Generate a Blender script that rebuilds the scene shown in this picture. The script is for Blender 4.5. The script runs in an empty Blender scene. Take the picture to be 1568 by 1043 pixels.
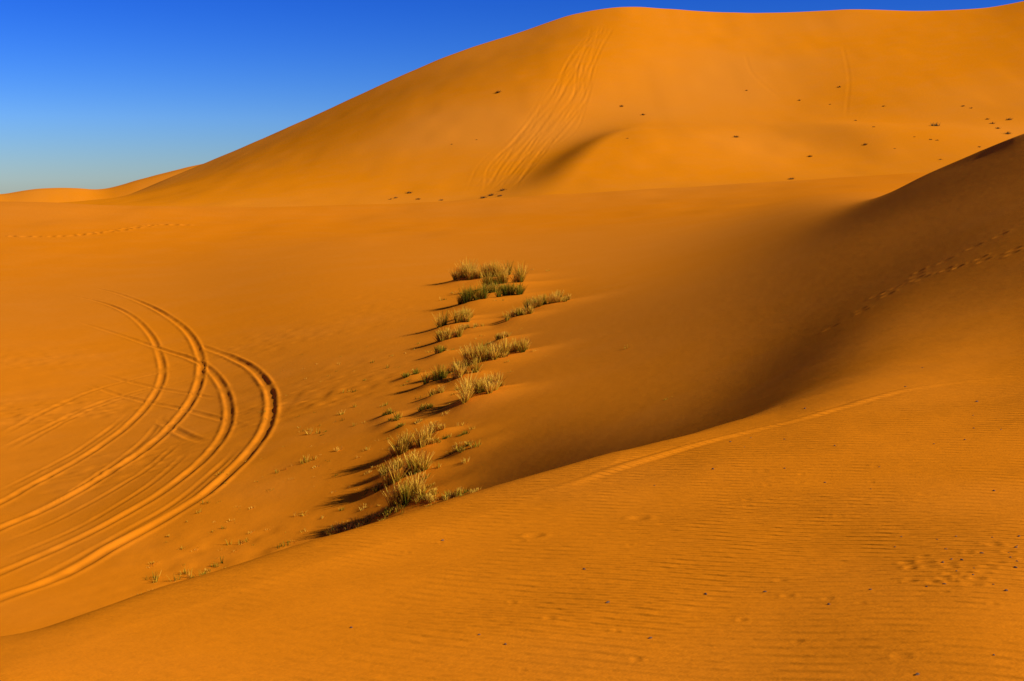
import bpy, math, numpy as np
from mathutils import Vector
rng=np.random.default_rng(7)
EYE=12.0
FPX=2154.0; PITCH=math.atan(231.7/FPX)
sp,cp=math.sin(PITCH),math.cos(PITCH)
def ray(u,v):
    a=(u-784)/FPX; b=(v-521.7)/FPX
    dx,dy,dz=a, cp-b*sp, -sp-b*cp
    h=math.hypot(dx,dy)
    return math.atan2(dx,dy), dz/h     # bearing, slope
# ---------------------------------------------------------------- helpers
def pchip(x,y,xi):
    """x:(K,N) y:(K,N) xi:(M,) -> (M,N)"""
    K,N=x.shape
    h=np.diff(x,axis=0); d=np.diff(y,axis=0)/h
    m=np.zeros_like(y)
    w1=2*h[1:]+h[:-1]; w2=h[1:]+2*h[:-1]
    ok=(d[1:]*d[:-1])>0
    with np.errstate(divide='ignore',invalid='ignore'):
        mm=(w1+w2)/(w1/d[:-1]+w2/d[1:])
    m[1:-1]=np.where(ok,mm,0); m[0]=d[0]; m[-1]=d[-1]
    out=np.zeros((len(xi),N))
    cols=np.arange(N)
    for i,t in enumerate(xi):
        k=np.clip((x<=t).sum(axis=0)-1,0,K-2)
        x0=x[k,cols]; hh=h[k,cols]; s=np.clip((t-x0)/hh,0,1)
        s2=s*s; s3=s2*s
        out[i]=(2*s3-3*s2+1)*y[k,cols]+(s3-2*s2+s)*hh*m[k,cols]+(-2*s3+3*s2)*y[k+1,cols]+(s3-s2)*hh*m[k+1,cols]
    return out
def pch1(x,y,xi):
    x=np.array(x,float)[:,None]; y=np.array(y,float)[:,None]
    return pchip(x,y,np.asarray(xi,float))[:,0]
def vnoise(x,y,seed=0):
    xi=np.floor(x).astype(np.int64); yi=np.floor(y).astype(np.int64)
    fx=x-xi; fy=y-yi
    fx=fx*fx*fx*(fx*(fx*6-15)+10); fy=fy*fy*fy*(fy*(fy*6-15)+10)
    def hsh(a,b):
        n=(a*374761393+b*668265263+seed*974634777)&0x7fffffff
        n=((n^(n>>13))*1274126177)&0x7fffffff
        n=(n^(n>>16))&0xffff
        return n/32767.5-1
    return (hsh(xi,yi)*(1-fx)+hsh(xi+1,yi)*fx)*(1-fy)+(hsh(xi,yi+1)*(1-fx)+hsh(xi+1,yi+1)*fx)*fy
# ---------------------------------------------------------------- terrain feature lines (u,v,r) or ('z',u,z,r)
C=[0,250,500,750,1000,1150,1300,1430,1568,1900]
def L(vs,rs): return [(u,v,r) for u,v,r in zip(C,vs,rs)]
F=[]
F.append([('z',0,-1.70,.3),('z',1568,-1.70,.3)])
F.append([('z',0,-1.74,2.5),('z',1568,-1.70,2.5)])
F.append([(0,1043,4.9),(500,1043,4.85),(1000,1043,4.8),(1568,1043,4.7)])
F.append([(0,1000,5.35),(250,955,5.75),(500,900,6.3),(750,850,7.0),(1000,800,7.7),(1300,760,8.4),(1568,740,8.8)])
F.append(L([977,903,826,752,680,634,592,560,525,460],[5.7,6.5,7.6,9,10.5,11.8,13,14.5,16,16]))
F.append([('z',0,-3.5,9),('z',250,-3.6,10),('z',500,-3.6,11.5),('z',750,-3.4,13),('z',1000,-2.65,13.5),(1080,665,14),(1150,637,14.5),(1220,604,15),(1300,570,15.5),(1430,530,17),(1568,487,18.5),(1900,410,18.5)])
F.append([(0,979,23.5),(250,912,25),(500,835,26),(750,762,24),(1000,690,19.5),(1080,663,18.6),(1150,632,18),(1220,594,18),(1300,556,18),(1430,506,19.5),(1568,450,20.5),(1900,360,21)])
F.append(L([850,760,700,640,595,550,473,412,360,270],[29,31,31,30,28,27.5,28,28,27,27]))
F.append(L([650,620,560,520,467,428,374,326,278,190],[46,47,47,45,42,40,38,37,35.5,34]))
F.append([(0,500,68),(250,480,69),(500,440,69),(750,430,66),(1000,405,62),(1150,375,57),(1300,325,52),(1350,302,52),(1400,269,51),(1430,258,50),(1500,232,47),(1568,205,45),(1900,120,42)])
F.append([(0,420,97),(250,405,99),(500,380,98),(750,370,96),(1000,350,93),(1150,332,88),(1300,300,80),('z',1430,-.4,80),('z',1568,-.6,80),('z',1900,-1,80)])
F.append([(0,350,130),(250,352,130),(500,347,130),(750,333,130),(1000,315,130),(1150,303,130),(1300,288,125),('z',1430,.2,125),('z',1568,.4,125)])
E=[(0,308),(170,314),(350,317),(600,312),(850,298),(1050,287),(1200,277),(1330,270),(1400,266),(1568,262)]
F.append([(u,v,155) for u,v in E])
F.append([(u,v+16,176) for u,v in E])
F.append([(0,318,205),(160,318,205),(400,310,205),(600,306,205),(800,292,205),(1000,278,205),(1200,270,205),(1400,256,205),(1568,245,205)])
F.append([(0,314,262),(160,312,262),(200,304,262),(330,272,262),(450,240,262),(600,200,262),(800,152,262),(1000,140,262),(1200,142,262),(1400,132,262),(1568,125,262)])
F.append([(-600,312,315),(0,312,315),(160,310,315),(200,297,315),(250,276,318),(330,243,320),(500,170,320),(600,128,320),(700,86,320),(800,53,320),(850,36,320),(885,27,320),(960,18,320),(1080,22,320),(1200,22,320),(1300,17,320),(1430,18,320),(1500,15,320),(1568,3,320),(1900,-60,320)])
F.append([('z',0,-8,420),('z',200,-8,420),('z',400,-4,420),('z',700,12,420),('z',900,22,420),('z',1568,24,420)])
F.append([(-500,270,600),(-200,275,600),(0,297,600),(50,288,600),(110,286,600),(152,290,600),(200,277,600),(260,261,600),(320,247,600),(400,235,600),(600,240,600),(1568,250,600)])
F.append([('z',0,-25,900),('z',1568,-25,900)])
F.append([('z',0,-25,4000),('z',1568,-25,4000)])
# azimuth / range sampling
th_v=np.linspace(math.radians(-23),math.radians(23),960)
th_l=np.radians(np.concatenate([np.arange(-180,-40,3.0),np.linspace(-40,-23,70)[:-1]]))
th_r=np.radians(np.concatenate([np.linspace(23,40,70)[1:],np.arange(43,180,3.0)]))
TH=np.concatenate([th_l,th_v,th_r]); N=len(TH)
LR=np.concatenate([np.linspace(math.log(.3),math.log(4),50)[:-1],np.linspace(math.log(4),math.log(20),380)[:-1],
   np.linspace(math.log(20),math.log(90),660)[:-1],np.linspace(math.log(90),math.log(340),430)[:-1],np.linspace(math.log(340),math.log(4000),130)])
RR=np.exp(LR); M=len(RR)
lr=[];zz=[]
for f in F:
    t=[];r=[];z=[]
    for p in f:
        if p[0]=='z': th,_=ray(p[1],290); t.append(th); z.append(p[2]); r.append(p[3])
        else:
            th,s=ray(p[0],p[1]); t.append(th); r.append(p[2]); z.append(s*p[2])
    mr=.5*(r[0]+r[-1]); mz=.5*(z[0]+z[-1])
    if mr>30 and mr<500: mz*=.5
    e0=min(t[0]-.3,-math.radians(60)); e1=max(t[-1]+.3,math.radians(60))
    zr=z[-1]*.7 if r[-1]>33 else z[-1]
    t=[-math.pi,e0]+t+[e1,math.pi]; r=[mr,r[0]]+r+[r[-1],mr]; z=[mz,z[0]]+z+[zr,mz]
    lr.append(pch1(t,np.log(r),TH)); zz.append(pch1(t,z,TH))
lr=np.array(lr);zz=np.array(zz)
for k in range(1,len(lr)): lr[k]=np.maximum(lr[k],lr[k-1]+.02)
Z=pchip(lr,zz,LR)
def blur(A,sig,axis,wrap=False):
    n=int(3*sig); k=np.exp(-.5*(np.arange(-n,n+1)/sig)**2); k/=k.sum()
    pw=[(0,0),(0,0)]; pw[axis]=(n,n)
    P=np.pad(A,pw,mode='wrap' if wrap else 'edge'); out=np.zeros_like(A)
    for i,w in enumerate(k):
        sl=[slice(None),slice(None)]; sl[axis]=slice(i,i+A.shape[axis]); out+=w*P[tuple(sl)]
    return out
# smooth wind-blown transitions; crests kept crisp
Zs=blur(blur(Z,26,0),34,1)
r2=RR[:,None]
crest=np.zeros_like(Z)
for k,w in ((4,.16),(12,.10),(16,.06),(18,.05)):
    g=np.exp(-((LR[:,None]-lr[k][None,:])/w)**2)
    if k==4: g=g*(1-.95*np.clip((TH[None,:]-ray(850,290)[0])/.16,0,1))
    crest=np.maximum(crest,g)
dcr=np.exp(-((LR[:,None]-lr[9][None,:])/.06)**2)*np.clip((TH[None,:]-ray(1360,290)[0])/.08,0,1)
crest=np.maximum(crest,dcr)
crest=np.clip(crest*1.4,0,1)
Zc=blur(blur(Z,2,0),8,1)
Z=Zs*(1-crest)+Zc*crest
X=RR[:,None]*np.sin(TH)[None,:]; Y=RR[:,None]*np.cos(TH)[None,:]
def ground(u,v,rmin=3.0,rmax=3900):
    th,s=ray(u,v)
    c=np.interp(th,TH,np.arange(N)); i=int(c); f=c-i
    col=Z[:,i]*(1-f)+Z[:,i+1]*f
    d=col-s*RR
    j0=np.searchsorted(RR,rmin)
    for j in range(j0,M-1):
        if RR[j]>rmax: break
        if d[j]<=0<d[j+1] :
            t=-d[j]/(d[j+1]-d[j]); r=RR[j]*(1-t)+RR[j+1]*t
            return np.array([r*math.sin(th),r*math.cos(th)])
    r=min(rmax,RR[j]); 
    return np.array([r*math.sin(th),r*math.cos(th)])
def hz(x,y):
    r=math.hypot(x,y); th=math.atan2(x,y)
    a=np.interp(th,TH,np.arange(N)); i=min(int(a),N-2); f=a-i
    b=np.interp(math.log(r),LR,np.arange(M)); j=min(int(b),M-2); g=b-j
    return (Z[j,i]*(1-f)+Z[j,i+1]*f)*(1-g)+(Z[j+1,i]*(1-f)+Z[j+1,i+1]*f)*g
# broad forms on the big dune
def bump(u,v,rr,wt,wr,amp,skew=0):
    th,_=ray(u,v)
    a=(TH[None,:]-th); b=(r2-rr)
    a=a-skew*b/1000
    wl,wrt=wt
    A=np.where(a<0,np.exp(-(a/wl)**2),np.exp(-(a/wrt)**2))
    return amp*A*np.exp(-(b/wr)**2)
Z+=bump(928,220,212,(.038,.16),22,3.9,1.2)
Z+=bump(1340,230,218,(.045,.1),14,1.9,-1.5)
Z+=bump(900,60,285,(.05,.06),34,1.6,.8)
Z+=bump(640,200,275,(.07,.09),40,1.5,0)
Z+=np.clip((r2-190)/60,0,1)*np.clip((400-r2)/60,0,1)*.35*vnoise(X/22,Y/22,5)
# ---------------------------------------------------------------- survey of the small things (before carving)
def smooth_path(pts,step,rmin,rmax=3900):
    P=np.array([ground(u,v,rmin,rmax) for u,v in pts])
    s=np.concatenate([[0],np.cumsum(np.hypot(*np.diff(P,axis=0).T)+1e-6)])
    si=np.arange(0,s[-1],step)
    out=[]
    Pp=np.vstack([2*P[0]-P[1],P,2*P[-1]-P[-2]])
    for q in si:
        k=min(np.searchsorted(s,q,side='right')-1,len(P)-2); t=(q-s[k])/(s[k+1]-s[k])
        p0,p1,p2,p3=Pp[k],Pp[k+1],Pp[k+2],Pp[k+3]
        out.append(.5*((2*p1)+(p2-p0)*t+(2*p0-5*p1+4*p2-p3)*t*t+(3*p1-p0-3*p2+p3)*t**3))
    return np.array(out)
def dist_to(path,x,y):
    D=np.full(x.shape,1e9); S=np.zeros(x.shape); acc=0
    for a,b in zip(path[:-1],path[1:]):
        ab=b-a; l2=(ab**2).sum()+1e-9
        t=np.clip(((x-a[0])*ab[0]+(y-a[1])*ab[1])/l2,0,1)
        d=np.hypot(x-a[0]-t*ab[0],y-a[1]-t*ab[1])
        m=d<D; D[m]=d[m]; S[m]=(acc+t*math.sqrt(l2))[m]; acc+=math.sqrt(l2)
    return D,S,acc
tracks=[
 ([(-60,800),(0,770),(60,738),(120,705),(180,665),(225,622),(248,580),(245,545),(228,510),(195,480),(150,462),(90,450),(20,443)],.10,.15),
 ([(-60,838),(0,810),(80,775),(150,735),(220,690),(270,645),(300,600),(308,555),(292,515),(262,488),(220,465),(170,447),(110,435)],.13,.17),
 ([(-60,905),(0,878),(90,840),(170,800),(240,760),(300,715),(340,670),(351,630),(340,590),(315,562),(285,547),(250,536),(190,515),(110,490)],.11,.16),
 ([(-60,943),(0,918),(100,880),(180,835),(260,790),(330,745),(385,690),(412,645),(413,600),(390,568),(355,548),(320,535),(270,515)],.15,.18),
 ([(0,668),(60,635),(140,600),(230,575),(330,553),(430,535),(500,518)],.055,.16),
 ([(0,690),(70,655),(150,618),(240,592),(340,572),(430,552),(495,528)],.055,.16),
 ([(20,690),(110,640),(190,610),(280,585),(380,560),(470,545)],.045,.14),
 ([(130,588),(200,610),(270,625),(330,640),(380,655)],.06,.16),
 ([(150,572),(220,590),(290,603),(345,612)],.06,.16),
 ([(240,640),(280,665),(320,680)],.07,.18),
 ([(0,470),(60,462),(130,458),(180,462)],.05,.15),
 ([(0,752),(60,722),(120,690),(170,655),(200,630)],.05,.12),
 ([(0,858),(90,822),(170,780),(240,735),(290,690)],.05,.12),
 ([(0,833),(80,800),(160,758),(230,715),(280,672)],.05,.12),
 ([(30,900),(110,860),(190,815),(270,768),(330,720),(370,680)],.055,.12),
 ([(20,800),(90,765),(160,720),(220,675),(255,630)],.05,.12),
]
paths=[(smooth_path(p,.4,22),A*.215,w*.62) for p,A,w in tracks]
near_line=smooth_path([(1600,560),(1568,567),(1400,595),(1250,635),(1100,672),(980,705),(880,738),(760,768)],.12,4,13.5)
slides=[]
for k in range(26):
    o=rng.uniform(-1,1); 
    top=rng.choice([0,1])
    pts=[(925+18*o,40),(893+26*o,95),(868+38*o,150),(830+42*o,205),(790+42*o,250),(752+34*o,296)]
    if top: pts=pts[1+rng.integers(0,2):]
    slides.append((smooth_path([(a+rng.normal(0,7),b) for a,b in pts],4,190,319),rng.uniform(.010,.036),rng.uniform(.16,.3)))
slides.append((smooth_path([(1140,80),(1150,110),(1175,135),(1210,160)],4,190,319),.015,.35))
slides.append((smooth_path([(1290,70),(1300,120),(1297,160),(1295,185)],4,190,319),.015,.3))
foot=[]
def footline(pts,rmin,rmax,step,size,depth,side=.12):
    P=smooth_path(pts,step,rmin,rmax)
    for i in range(1,len(P)):
        d=P[i]-P[i-1]; d/=np.hypot(*d)+1e-9; nrm=np.array([-d[1],d[0]])
        c=P[i]+nrm*side*(1 if i%2 else -1)+rng.normal(0,.04,2)
        foot.append((c[0],c[1],size*rng.uniform(.8,1.2),depth*rng.uniform(.6,1.2)))
footline([(0,362),(90,362),(170,355),(230,346),(285,345)],90,150,1.0,.30,.12)
footline([(1330,462),(1370,440),(1430,420),(1500,398),(1568,382),(1600,375)],10,50,.38,.10,.016)
footline([(1240,520),(1300,488),(1350,455),(1420,410),(1480,385),(1530,360)],10,50,.5,.10,.012)
footline([(905,800),(960,797),(1005,785)],4,12,.3,.05,.009,.04)
footline([(740,828),(790,822),(830,815)],4,12,.3,.05,.007,.04)
for k in range(24):
    u,v=rng.uniform(1380,1568),rng.uniform(830,900); p=ground(u,v,3,15)
    foot.append((p[0],p[1],rng.uniform(.02,.035),rng.uniform(.003,.006)))
for k in range(40):
    u,v=rng.uniform(500,1560),rng.uniform(640,1040)
    if v<1010-.34*u+30: continue
    p=ground(u,v,3,13); foot.append((p[0],p[1],rng.uniform(.015,.03),rng.uniform(.002,.004)))
# tufts: u,v(base),width px,height px,greenness
T=[(712,434,38,25,.15),(748,432,60,22,.2),(772,444,56,26,.3),(733,468,56,24,.65),(775,460,46,18,.75),
(695,503,42,20,.3),(795,490,40,15,.25),(835,474,58,18,.25),(862,468,20,11,.15),(693,524,46,17,.3),(770,524,22,14,.3),(675,545,20,12,.4),
(738,566,66,32,.2),(782,551,48,22,.12),(712,583,32,24,.3),(665,592,26,22,.5),(728,618,56,34,.08),(756,604,26,22,.05),(628,580,22,10,.5),
(668,610,20,12,.4),(652,633,18,12,.3),(670,670,20,22,.2),(628,700,58,28,.2),(656,690,30,14,.2),(620,745,56,34,.25),(585,755,26,14,.6),
(620,785,60,38,.1),(655,772,34,20,.15),(600,650,18,10,.5),(592,640,14,9,.4),(620,658,20,8,.6),(693,678,40,8,.8),(712,694,34,9,.5),(640,652,16,8,.2),
(755,455,40,18,.5),(708,492,26,14,.3),(718,508,24,10,.3),(700,575,30,16,.2),(760,560,30,18,.2),(642,733,24,18,.1),(600,730,26,18,.3),(640,800,40,14,.3),(598,800,40,12,.5)]
tuft=[]
for u,v,w,h,g in T:
    p=ground(u,v,20); r=math.hypot(*p); tuft.append((p[0],p[1],w*1.1*r/FPX,h*r/FPX,g))
edge=[]
for u in range(500,732,8):
    v=826-(u-500)*.29+rng.uniform(-5,1); p=ground(u,v-3,20); edge.append((p[0],p[1]))
small=[]
def addsmall(u,v,s,g,rmin=20,rmax=150): 
    p=ground(u,v,rmin,rmax); small.append((p[0],p[1],s,g))
for (u,v,s) in [(530,602,.28),(545,600,.2),(515,637,.3),(476,665,.35),(470,660,.25),(456,711,.35),(430,722,.25),(480,705,.2),(333,866,.3),(226,888,.35),(284,882,.3),(300,884,.3),(310,878,.25),
   (362,833,.25),(340,812,.15),(555,583,.2),(575,555,.2),(600,545,.15),(540,625,.2),(550,650,.2),(520,690,.2),(560,690,.2),(495,650,.15),(590,622,.2),(962,533,.2),(1020,612,.15),(840,546,.15),(815,545,.2),(820,413,.25),(842,415,.25),(730,690,.25),(725,660,.2),(470,813,.2),(430,838,.2),(400,860,.15),(580,720,.2),(560,760,.2),(690,450,.3),(680,460,.3)]:
    addsmall(u,v,s*.8,rng.uniform(.2,.8))
for k in range(420):
    u=rng.uniform(60,650); v=rng.uniform(530,930)
    if abs(u-(560-(v-560)*.6))>150: continue
    addsmall(u,v,rng.uniform(.05,.13)*(1.25 if rng.random()<.15 else 1),rng.uniform(0,.9))
for k in range(110):
    v=rng.uniform(440,800); u=735-(v-440)*.33+rng.normal(0,36)
    addsmall(u,v,rng.uniform(.08,.2),rng.uniform(0,.7))
farb=[]
for (u,v,s,g) in [(762,142,1.3,0),(1432,193,1.7,.6),(1285,134,.8,0),(1127,210,1.1,.3),(1545,184,1.1,.4),(1543,205,1.3,.6),(1520,190,.9,.2),(1512,183,.8,.2),(1528,197,.8,.3),(1143,139,.5,0),(1224,154,.6,0),(1353,163,.6,0),(1271,160,.5,0),(1310,185,.6,0),(1338,195,.5,.1),(1475,163,.7,.1),(1487,166,.6,.1),
  (1325,222,.8,.1),(1240,240,.8,.1),(1212,275,1.0,.3),(952,163,.9,0),(985,176,.9,0),(961,212,.4,0),(692,221,.4,0),(730,214,.4,0),(627,296,1.2,.4),(606,304,.8,.3),(640,306,.8,.2),(676,307,.7,.4),(770,292,1.1,.2),(752,300,1.2,.3),(740,304,1.0,.3),(765,301,.9,.3),(598,306,.6,.1),(1435,215,.5,.1),(1425,214,.5,.1),(1400,210,.4,0),(1370,228,.4,0),(1440,245,.5,.2),(1500,225,.5,.1)]:
    p=ground(u,v,180,318); farb.append((p[0],p[1],s*.6,g))
debris=[]
for k in range(75):
    if k<22: u,v=rng.uniform(1370,1568),rng.uniform(820,900)
    elif k<50:
        u,v=rng.uniform(150,1568),rng.uniform(640,1040)
        if v<985-.31*u+20: continue
    else: u,v=rng.uniform(1000,1568),rng.uniform(520,760)
    if v<985-.31*u: continue
    p=ground(u,v,3.5,18); debris.append((p[0],p[1],rng.uniform(.003,.007)*max(1,math.hypot(*p)/8)))
# ---------------------------------------------------------------- carve detail into the sheet
def region(r0,r1,t0,t1):
    j0,j1=np.searchsorted(RR,[r0,r1]); i0,i1=np.searchsorted(TH,[t0,t1]); return slice(j0,j1),slice(i0,i1)
def carve(path,A,w,prof,dst=None):
    r=np.hypot(path[:,0],path[:,1]); t=np.arctan2(path[:,0],path[:,1]); mg=w*4
    sj,si=region(r.min()-mg,r.max()+mg,t.min()-mg/r.min(),t.max()+mg/r.min())
    D,S,Ltot=dist_to(path,X[sj,si],Y[sj,si])
    fade=np.clip(S/3/w*.2,0,1)*np.clip((Ltot-S)/(Ltot*.25),0,1)
    var=1+.45*vnoise(S/1.3,S*0+3.3,11)+.3*vnoise(S/.35,D*3,12)
    val=A*fade*var*prof(D/w)
    if dst is None: Z[sj,si]+=val
    else:
        cur=dst[sj,si]; dst[sj,si]=np.where(np.abs(val)>np.abs(cur),val,cur)
rut=lambda q:-np.exp(-(q/.95)**4)*1.0+.75*np.exp(-((q-1.75)/.55)**2)
TR=np.zeros_like(Z)
for p,A,w in paths: carve(p,A,w,rut,TR)
Z+=TR
for p,A,w in slides: carve(p,A,w,lambda q:-np.exp(-q**2)+.6*np.exp(-((q-1.6)/.7)**2))
carve(near_line,.010,.045,lambda q:np.exp(-q**2)*1.2-.4*np.exp(-((q-1.8)/.6)**2))
for (x,y,s,d) in foot:
    r=math.hypot(x,y); t=math.atan2(x,y); mg=s*3.2
    sj,si=region(r-mg,r+mg,t-mg/r,t+mg/r)
    q=np.hypot(X[sj,si]-x,Y[sj,si]-y)/s
    Z[sj,si]+=d*(-np.exp(-q**2)+.45*np.exp(-((q-1.5)/.5)**2))
mound=np.zeros_like(Z)
for (x,y,w,h,g) in tuft:
    r=math.hypot(x,y); t=math.atan2(x,y); s=w*.6+.15
    sj,si=region(r-5*s,r+5*s,t-5*s/r,t+5*s/r)
    dx=X[sj,si]-x; dy=Y[sj,si]-y
    q=np.hypot(np.where(dx<0,dx,dx/1.5),dy/1.1)/s
    mound[sj,si]=np.maximum(mound[sj,si],(.07+.30*h)*np.exp(-q**2))
Z+=blur(blur(mound,2,0),2,1)
# churned sand in the hollow and grain-scale relief
hol=np.clip((RR-22)/6,0,1)*np.clip((70-RR)/22,0,1)
az=np.clip((ray(760,290)[0]-TH)/.12,0,1)
Z+=(hol[:,None]*az[None,:])*(.012*vnoise(X/.9,Y/.9,21)+.014*vnoise(X/.34,Y/.34,22)*np.clip(vnoise(X/5,Y/5,23)+.3,0,1)*1.5)
Z+=np.clip((RR-90)/20,0,1)[:,None]*.05*vnoise(X/4,Y/9,31)
Z+=np.clip((20-RR)/5,0,1)[:,None]*.005*vnoise(X/.5,Y/.5,41)
# ---------------------------------------------------------------- mesh
co=np.stack([X,Y,Z+EYE],axis=-1).reshape(-1,3).astype(np.float32)
jj,ii=np.meshgrid(np.arange(M-1),np.arange(N),indexing='ij')
i2=(ii+1)%N
quads=np.stack([jj*N+ii,jj*N+i2,(jj+1)*N+i2,(jj+1)*N+ii],axis=-1).reshape(-1,4)[:, ::-1]
me=bpy.data.meshes.new("sand_dunes")
me.vertices.add(len(co)); me.vertices.foreach_set("co",co.ravel())
me.loops.add(quads.size); me.loops.foreach_set("vertex_index",quads.ravel().astype(np.int32))
me.polygons.add(len(quads)); me.polygons.foreach_set("loop_start",np.arange(0,quads.size,4,dtype=np.int32))
me.update(calc_edges=True)
me.polygons.foreach_set("use_smooth",np.ones(len(quads),dtype=bool))
dunes=bpy.data.objects.new("sand_dunes",me); bpy.context.scene.collection.objects.link(dunes)
if me.polygons[1000].normal.z<0: me.flip_normals()
# ---------------------------------------------------------------- sand material
def mat(name):
    m=bpy.data.materials.new(name); m.use_nodes=True; nt=m.node_tree; b=nt.nodes["Principled BSDF"]
    return m,nt,b
m,nt,b=mat("sand"); n=nt.nodes; l=nt.links
b.inputs["Roughness"].default_value=1; b.inputs["Specular IOR Level"].default_value=.0
geo=n.new("ShaderNodeNewGeometry")
def noise(scale,det=4,vec=None,rough=.5):
    t=n.new("ShaderNodeTexNoise"); t.inputs["Scale"].default_value=scale; t.inputs["Detail"].default_value=det; t.inputs["Roughness"].default_value=rough
    l.new(vec or geo.outputs["Position"],t.inputs["Vector"]); return t.outputs["Fac"]
def mapr(src,a,b_,c,d):
    t=n.new("ShaderNodeMapRange"); t.inputs[1].default_value=a;t.inputs[2].default_value=b_;t.inputs[3].default_value=c;t.inputs[4].default_value=d
    l.new(src,t.inputs[0]); return t.outputs[0]
def math_(op,a,b_):
    t=n.new("ShaderNodeMath"); t.operation=op
    for k,s in enumerate((a,b_)):
        if isinstance(s,(int,float)): t.inputs[k].default_value=s
        else: l.new(s,t.inputs[k])
    return t.outputs[0]
def mix(f,a,b_,bt='MIX'):
    t=n.new("ShaderNodeMix"); t.data_type='RGBA'; t.blend_type=bt
    if isinstance(f,(int,float)): t.inputs[0].default_value=f
    else: l.new(f,t.inputs[0])
    for k,s in ((6,a),(7,b_)):
        if isinstance(s,tuple): t.inputs[k].default_value=s
        else: l.new(s,t.inputs[k])
    return t.outputs[2]
sx=n.new("ShaderNodeSeparateXYZ"); l.new(geo.outputs["Position"],sx.inputs[0])
low=mix(mapr(noise(.018,3),.38,.62,0,1),(.89,.255,.004,1),(.84,.258,.014,1))
high=mix(mapr(noise(.02,3),.4,.65,0,1),(.94,.285,.003,1),(.92,.305,.02,1))
c=mix(mapr(sx.outputs[1],145,175,0,1),low,high)
c=mix(mapr(noise(.35,5),.45,.75,0,.3),c,(.90,.29,.025,1))
c=mix(mapr(noise(6,5,rough=.7),.3,.7,0,.09),c,(.5,.15,.01,1))
c=mix(mapr(noise(140,3,rough=.8),.35,.65,0,.28),c,(.52,.15,.01,1))
l.new(c,b.inputs["Base Color"])
# wind ripples on the near dune (physical length about 9 cm)
mp=n.new("ShaderNodeMapping"); mp.inputs["Rotation"].default_value=(0,0,math.radians(22)); l.new(geo.outputs["Position"],mp.inputs["Vector"])
wv=n.new("ShaderNodeTexWave"); wv.bands_direction='Y'; wv.wave_profile='SIN'
wv.inputs["Scale"].default_value=3.3; wv.inputs["Distortion"].default_value=3.2; wv.inputs["Detail"].default_value=3; wv.inputs["Detail Scale"].default_value=.6; wv.inputs["Detail Roughness"].default_value=.55
l.new(mp.outputs[0],wv.inputs["Vector"])
nearm=mapr(sx.outputs[1],11,18,1,0)
patch=mapr(noise(.5,2),.35,.6,.35,1)
rightm=mapr(sx.outputs[0],-1.8,1.2,.25,1)
rip=math_('MULTIPLY',math_('MULTIPLY',wv.outputs["Fac"],nearm),math_('MULTIPLY',patch,rightm))
b1=n.new("ShaderNodeBump"); b1.inputs["Distance"].default_value=.024; b1.inputs["Strength"].default_value=1; l.new(rip,b1.inputs["Height"])
b2=n.new("ShaderNodeBump"); b2.inputs["Distance"].default_value=.004; b2.inputs["Strength"].default_value=.6; l.new(noise(60,4,rough=.7),b2.inputs["Height"]); l.new(b1.outputs[0],b2.inputs["Normal"])
b3=n.new("ShaderNodeBump"); b3.inputs["Distance"].default_value=.04; b3.inputs["Strength"].default_value=.3; l.new(noise(2.2,5,rough=.6),b3.inputs["Height"]); l.new(b2.outputs[0],b3.inputs["Normal"])
l.new(b3.outputs[0],b.inputs["Normal"])
me.materials.append(m)
# ---------------------------------------------------------------- plants
def plant_mat(name,cols,tr=.35):
    m,nt,b=mat(name); n=nt.nodes; l=nt.links
    a=n.new("ShaderNodeAttribute"); a.attribute_name="tone"
    r=n.new("ShaderNodeValToRGB"); r.color_ramp.elements[0].color=cols[0]; r.color_ramp.elements[1].color=cols[-1]
    for k,cc in enumerate(cols[1:-1]):
        e=r.color_ramp.elements.new((k+1)/(len(cols)-1)); e.color=cc
    l.new(a.outputs["Fac"],r.inputs[0]); l.new(r.outputs[0],b.inputs["Base Color"]); b.inputs["Roughness"].default_value=.8
    b.inputs["Specular IOR Level"].default_value=.0
    t=n.new("ShaderNodeBsdfTranslucent"); l.new(r.outputs[0],t.inputs[0]); ms=n.new("ShaderNodeMixShader"); ms.inputs[0].default_value=tr
    l.new(b.outputs[0],ms.inputs[1]); l.new(t.outputs[0],ms.inputs[2]); l.new(ms.outputs[0],n["Material Output"].inputs[0])
    return m
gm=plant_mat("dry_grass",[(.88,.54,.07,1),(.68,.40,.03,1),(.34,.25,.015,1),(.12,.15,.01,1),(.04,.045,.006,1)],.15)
wm=plant_mat("dark_twig",[(.05,.03,.015,1),(.12,.07,.03,1),(.16,.13,.04,1),(.09,.11,.03,1)],.1)
class MB:
    def __init__(s): s.v=[];s.f=[];s.t=[]
    def blade(s,p,d,h,w,tone,bend=.4,seg=3,root=.4):
        az=rng.uniform(0,math.pi); side=np.array([math.cos(az),math.sin(az),0])*w*.5
        base=len(s.v); p=np.array(p,float); d=np.array(d,float)
        horiz=np.array([d[0],d[1],0])
        for k in range(seg+1):
            t=k/seg; c=p+d*h*t+horiz*h*bend*t*t-np.array([0,0,1])*h*bend*.35*t*t
            ww=side*(1-.7*t)
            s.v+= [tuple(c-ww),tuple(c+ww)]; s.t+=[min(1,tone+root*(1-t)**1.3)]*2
        for k in range(seg):
            a=base+2*k; s.f.append((a,a+1,a+3,a+2))
    def obj(s,name,mt,origin):
        me=bpy.data.meshes.new(name); o=np.array(origin)
        me.from_pydata([tuple(np.array(q)-o) for q in s.v],[],s.f)
        at=me.attributes.new("tone",'FLOAT','POINT'); at.data.foreach_set("value",np.array(s.t,dtype=np.float32))
        me.materials.append(mt); ob=bpy.data.objects.new(name,me); ob.location=origin
        bpy.context.scene.collection.objects.link(ob); return ob
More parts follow.
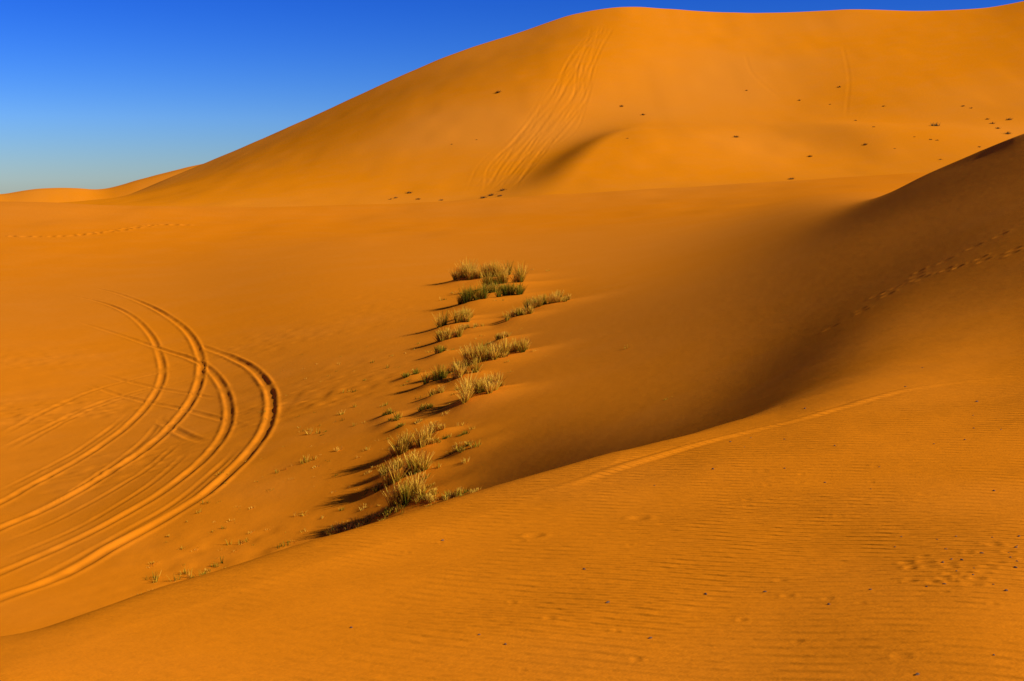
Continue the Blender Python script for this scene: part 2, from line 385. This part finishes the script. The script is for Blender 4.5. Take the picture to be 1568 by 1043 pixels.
def clump(mb,x,y,w,h,g,nb,bw=.03,root=.4):
    sub=max(1,int(w/.10)); cs=[(rng.uniform(-.5,.5)*w*.95,rng.normal(0,.17)*min(w,.9),rng.uniform(.5,1.2),rng.normal(0,.13)) for _ in range(sub)]
    for k in range(nb):
        cx,cy,hs,gt=cs[rng.integers(0,sub)]
        ox,oy=rng.normal(0,.026,2)
        px,py=x+cx+ox,y+cy+oy
        lean=np.array([ox*6+rng.normal(0,.15),oy*6+rng.normal(0,.15),1.0]); lean/=np.linalg.norm(lean)
        hh=h*hs*rng.uniform(.45,1.1)
        tone=np.clip(g*.7+gt-.05+rng.normal(0,.13),0,1)
        mb.blade((px,py,hz(px,py)+EYE-.03),lean,hh,bw*rng.uniform(.6,1.2),tone,rng.uniform(.05,.4),3,root)
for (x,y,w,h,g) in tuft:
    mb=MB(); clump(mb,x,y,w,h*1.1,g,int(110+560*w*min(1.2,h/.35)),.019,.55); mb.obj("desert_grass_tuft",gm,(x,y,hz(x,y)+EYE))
mb=MB()
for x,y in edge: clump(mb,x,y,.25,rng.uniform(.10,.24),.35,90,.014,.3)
mb.obj("grass_strip",gm,(edge[0][0],edge[0][1],hz(*edge[0])+EYE))
mb=MB()
for x,y,s,g in small:
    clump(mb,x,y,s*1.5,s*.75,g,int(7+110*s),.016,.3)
mb.obj("sparse_grass_sprigs",gm,(small[0][0],small[0][1],hz(small[0][0],small[0][1])+EYE))
for x,y,s,g in farb:
    mb=MB()
    for k in range(int(60+60*s)):
        d=rng.normal(0,1,3); d[2]=abs(d[2])*.8+.15; d/=np.linalg.norm(d)
        o=rng.normal(0,.25*s,2); mb.blade((x+o[0],y+o[1],hz(x+o[0],y+o[1])+EYE-.05),d,s*rng.uniform(.3,.75),.07,np.clip(g+rng.normal(0,.2),0,1),.2,2,0)
    mb.obj("desert_shrub",wm,(x,y,hz(x,y)+EYE))
# droppings and twigs on the near slope
V=[];Fc=[];tn=[]
for x,y,s in debris:
    z=hz(x,y)+EYE; base=len(V); el=rng.uniform(1,2.2); a=rng.uniform(0,3.14)
    ring=6
    V.append((x,y,z-s*.3)); 
    for lev,(rad,hh) in enumerate(((.9,.0),(1.0,.45),(.5,.9))):
        for k in range(ring):
            q=k/ring*6.283; ex=math.cos(q)*rad*s*el*rng.uniform(.8,1.2); ey=math.sin(q)*rad*s*rng.uniform(.8,1.2)
            V.append((x+ex*math.cos(a)-ey*math.sin(a),y+ex*math.sin(a)+ey*math.cos(a),z+hh*s))
    V.append((x,y,z+s*1.0))
    for k in range(ring):
        k2=(k+1)%ring; Fc.append((base,base+1+k2,base+1+k))
        for lv in range(2):
            o=base+1+lv*ring; Fc.append((o+k,o+k2,o+ring+k2,o+ring+k))
        Fc.append((base+1+2*ring+k,base+1+2*ring+k2,base+1+3*ring))
me2=bpy.data.meshes.new("scattered_pebbles"); me2.from_pydata(V,[],Fc)
pm,pnt,pb=mat("dark_pebble"); pn=pnt.nodes.new("ShaderNodeTexNoise"); pn.inputs["Scale"].default_value=40
pr=pnt.nodes.new("ShaderNodeValToRGB"); pr.color_ramp.elements[0].color=(.05,.03,.015,1); pr.color_ramp.elements[1].color=(.22,.11,.04,1)
pnt.links.new(pn.outputs["Fac"],pr.inputs[0]); pnt.links.new(pr.outputs[0],pb.inputs["Base Color"]); pb.inputs["Roughness"].default_value=.9
me2.materials.append(pm); bpy.context.scene.collection.objects.link(bpy.data.objects.new("scattered_pebbles",me2))
# ---------------------------------------------------------------- light
AZ=math.radians(108); EL=math.radians(31.5)     # bearing clockwise from the view direction (+Y)
sd=Vector((math.sin(AZ)*math.cos(EL),math.cos(AZ)*math.cos(EL),math.sin(EL)))
sun=bpy.data.lights.new("sun",'SUN'); sun.energy=5.0; sun.angle=math.radians(.53); sun.color=(1,.93,.80)
so=bpy.data.objects.new("sun",sun); so.rotation_euler=(-sd).to_track_quat('-Z','Y').to_euler(); so.location=(30,-10,60)
bpy.context.scene.collection.objects.link(so)
w=bpy.data.worlds.new("World"); bpy.context.scene.world=w; w.use_nodes=True; wn=w.node_tree
bg=wn.nodes["Background"]; sky=wn.nodes.new("ShaderNodeTexSky"); sky.sky_type='NISHITA'; sky.sun_disc=False
sky.sun_elevation=EL; sky.sun_rotation=AZ; sky.altitude=900; sky.air_density=1.0; sky.dust_density=.2; sky.ozone_density=3
hs=wn.nodes.new("ShaderNodeHueSaturation"); hs.inputs["Saturation"].default_value=1.38
cl=wn.nodes.new("ShaderNodeVectorMath"); cl.operation='MINIMUM'; cl.inputs[1].default_value=(8,8,8)
gmn=wn.nodes.new("ShaderNodeGamma"); gmn.inputs[1].default_value=1.8
tn_=wn.nodes.new("ShaderNodeVectorMath"); tn_.operation='MULTIPLY'; tn_.inputs[1].default_value=(.115,.150,.315)
wn.links.new(sky.outputs[0],hs.inputs["Color"]); wn.links.new(hs.outputs[0],cl.inputs[0]); wn.links.new(cl.outputs[0],gmn.inputs[0]); wn.links.new(gmn.outputs[0],tn_.inputs[0]); wn.links.new(tn_.outputs[0],bg.inputs["Color"]); bg.inputs["Strength"].default_value=.085
# ---------------------------------------------------------------- camera
cam=bpy.data.cameras.new("camera"); cam.sensor_width=36; cam.lens=36*FPX/1568; cam.clip_end=9000; cam.clip_start=.05
cobj=bpy.data.objects.new("camera",cam); cobj.location=(0,0,EYE); cobj.rotation_euler=(math.pi/2-PITCH,0,0)
bpy.context.scene.collection.objects.link(cobj); bpy.context.scene.camera=cobj
s=bpy.context.scene; s.view_settings.view_transform='Standard'; s.view_settings.look='None'; s.view_settings.exposure=0
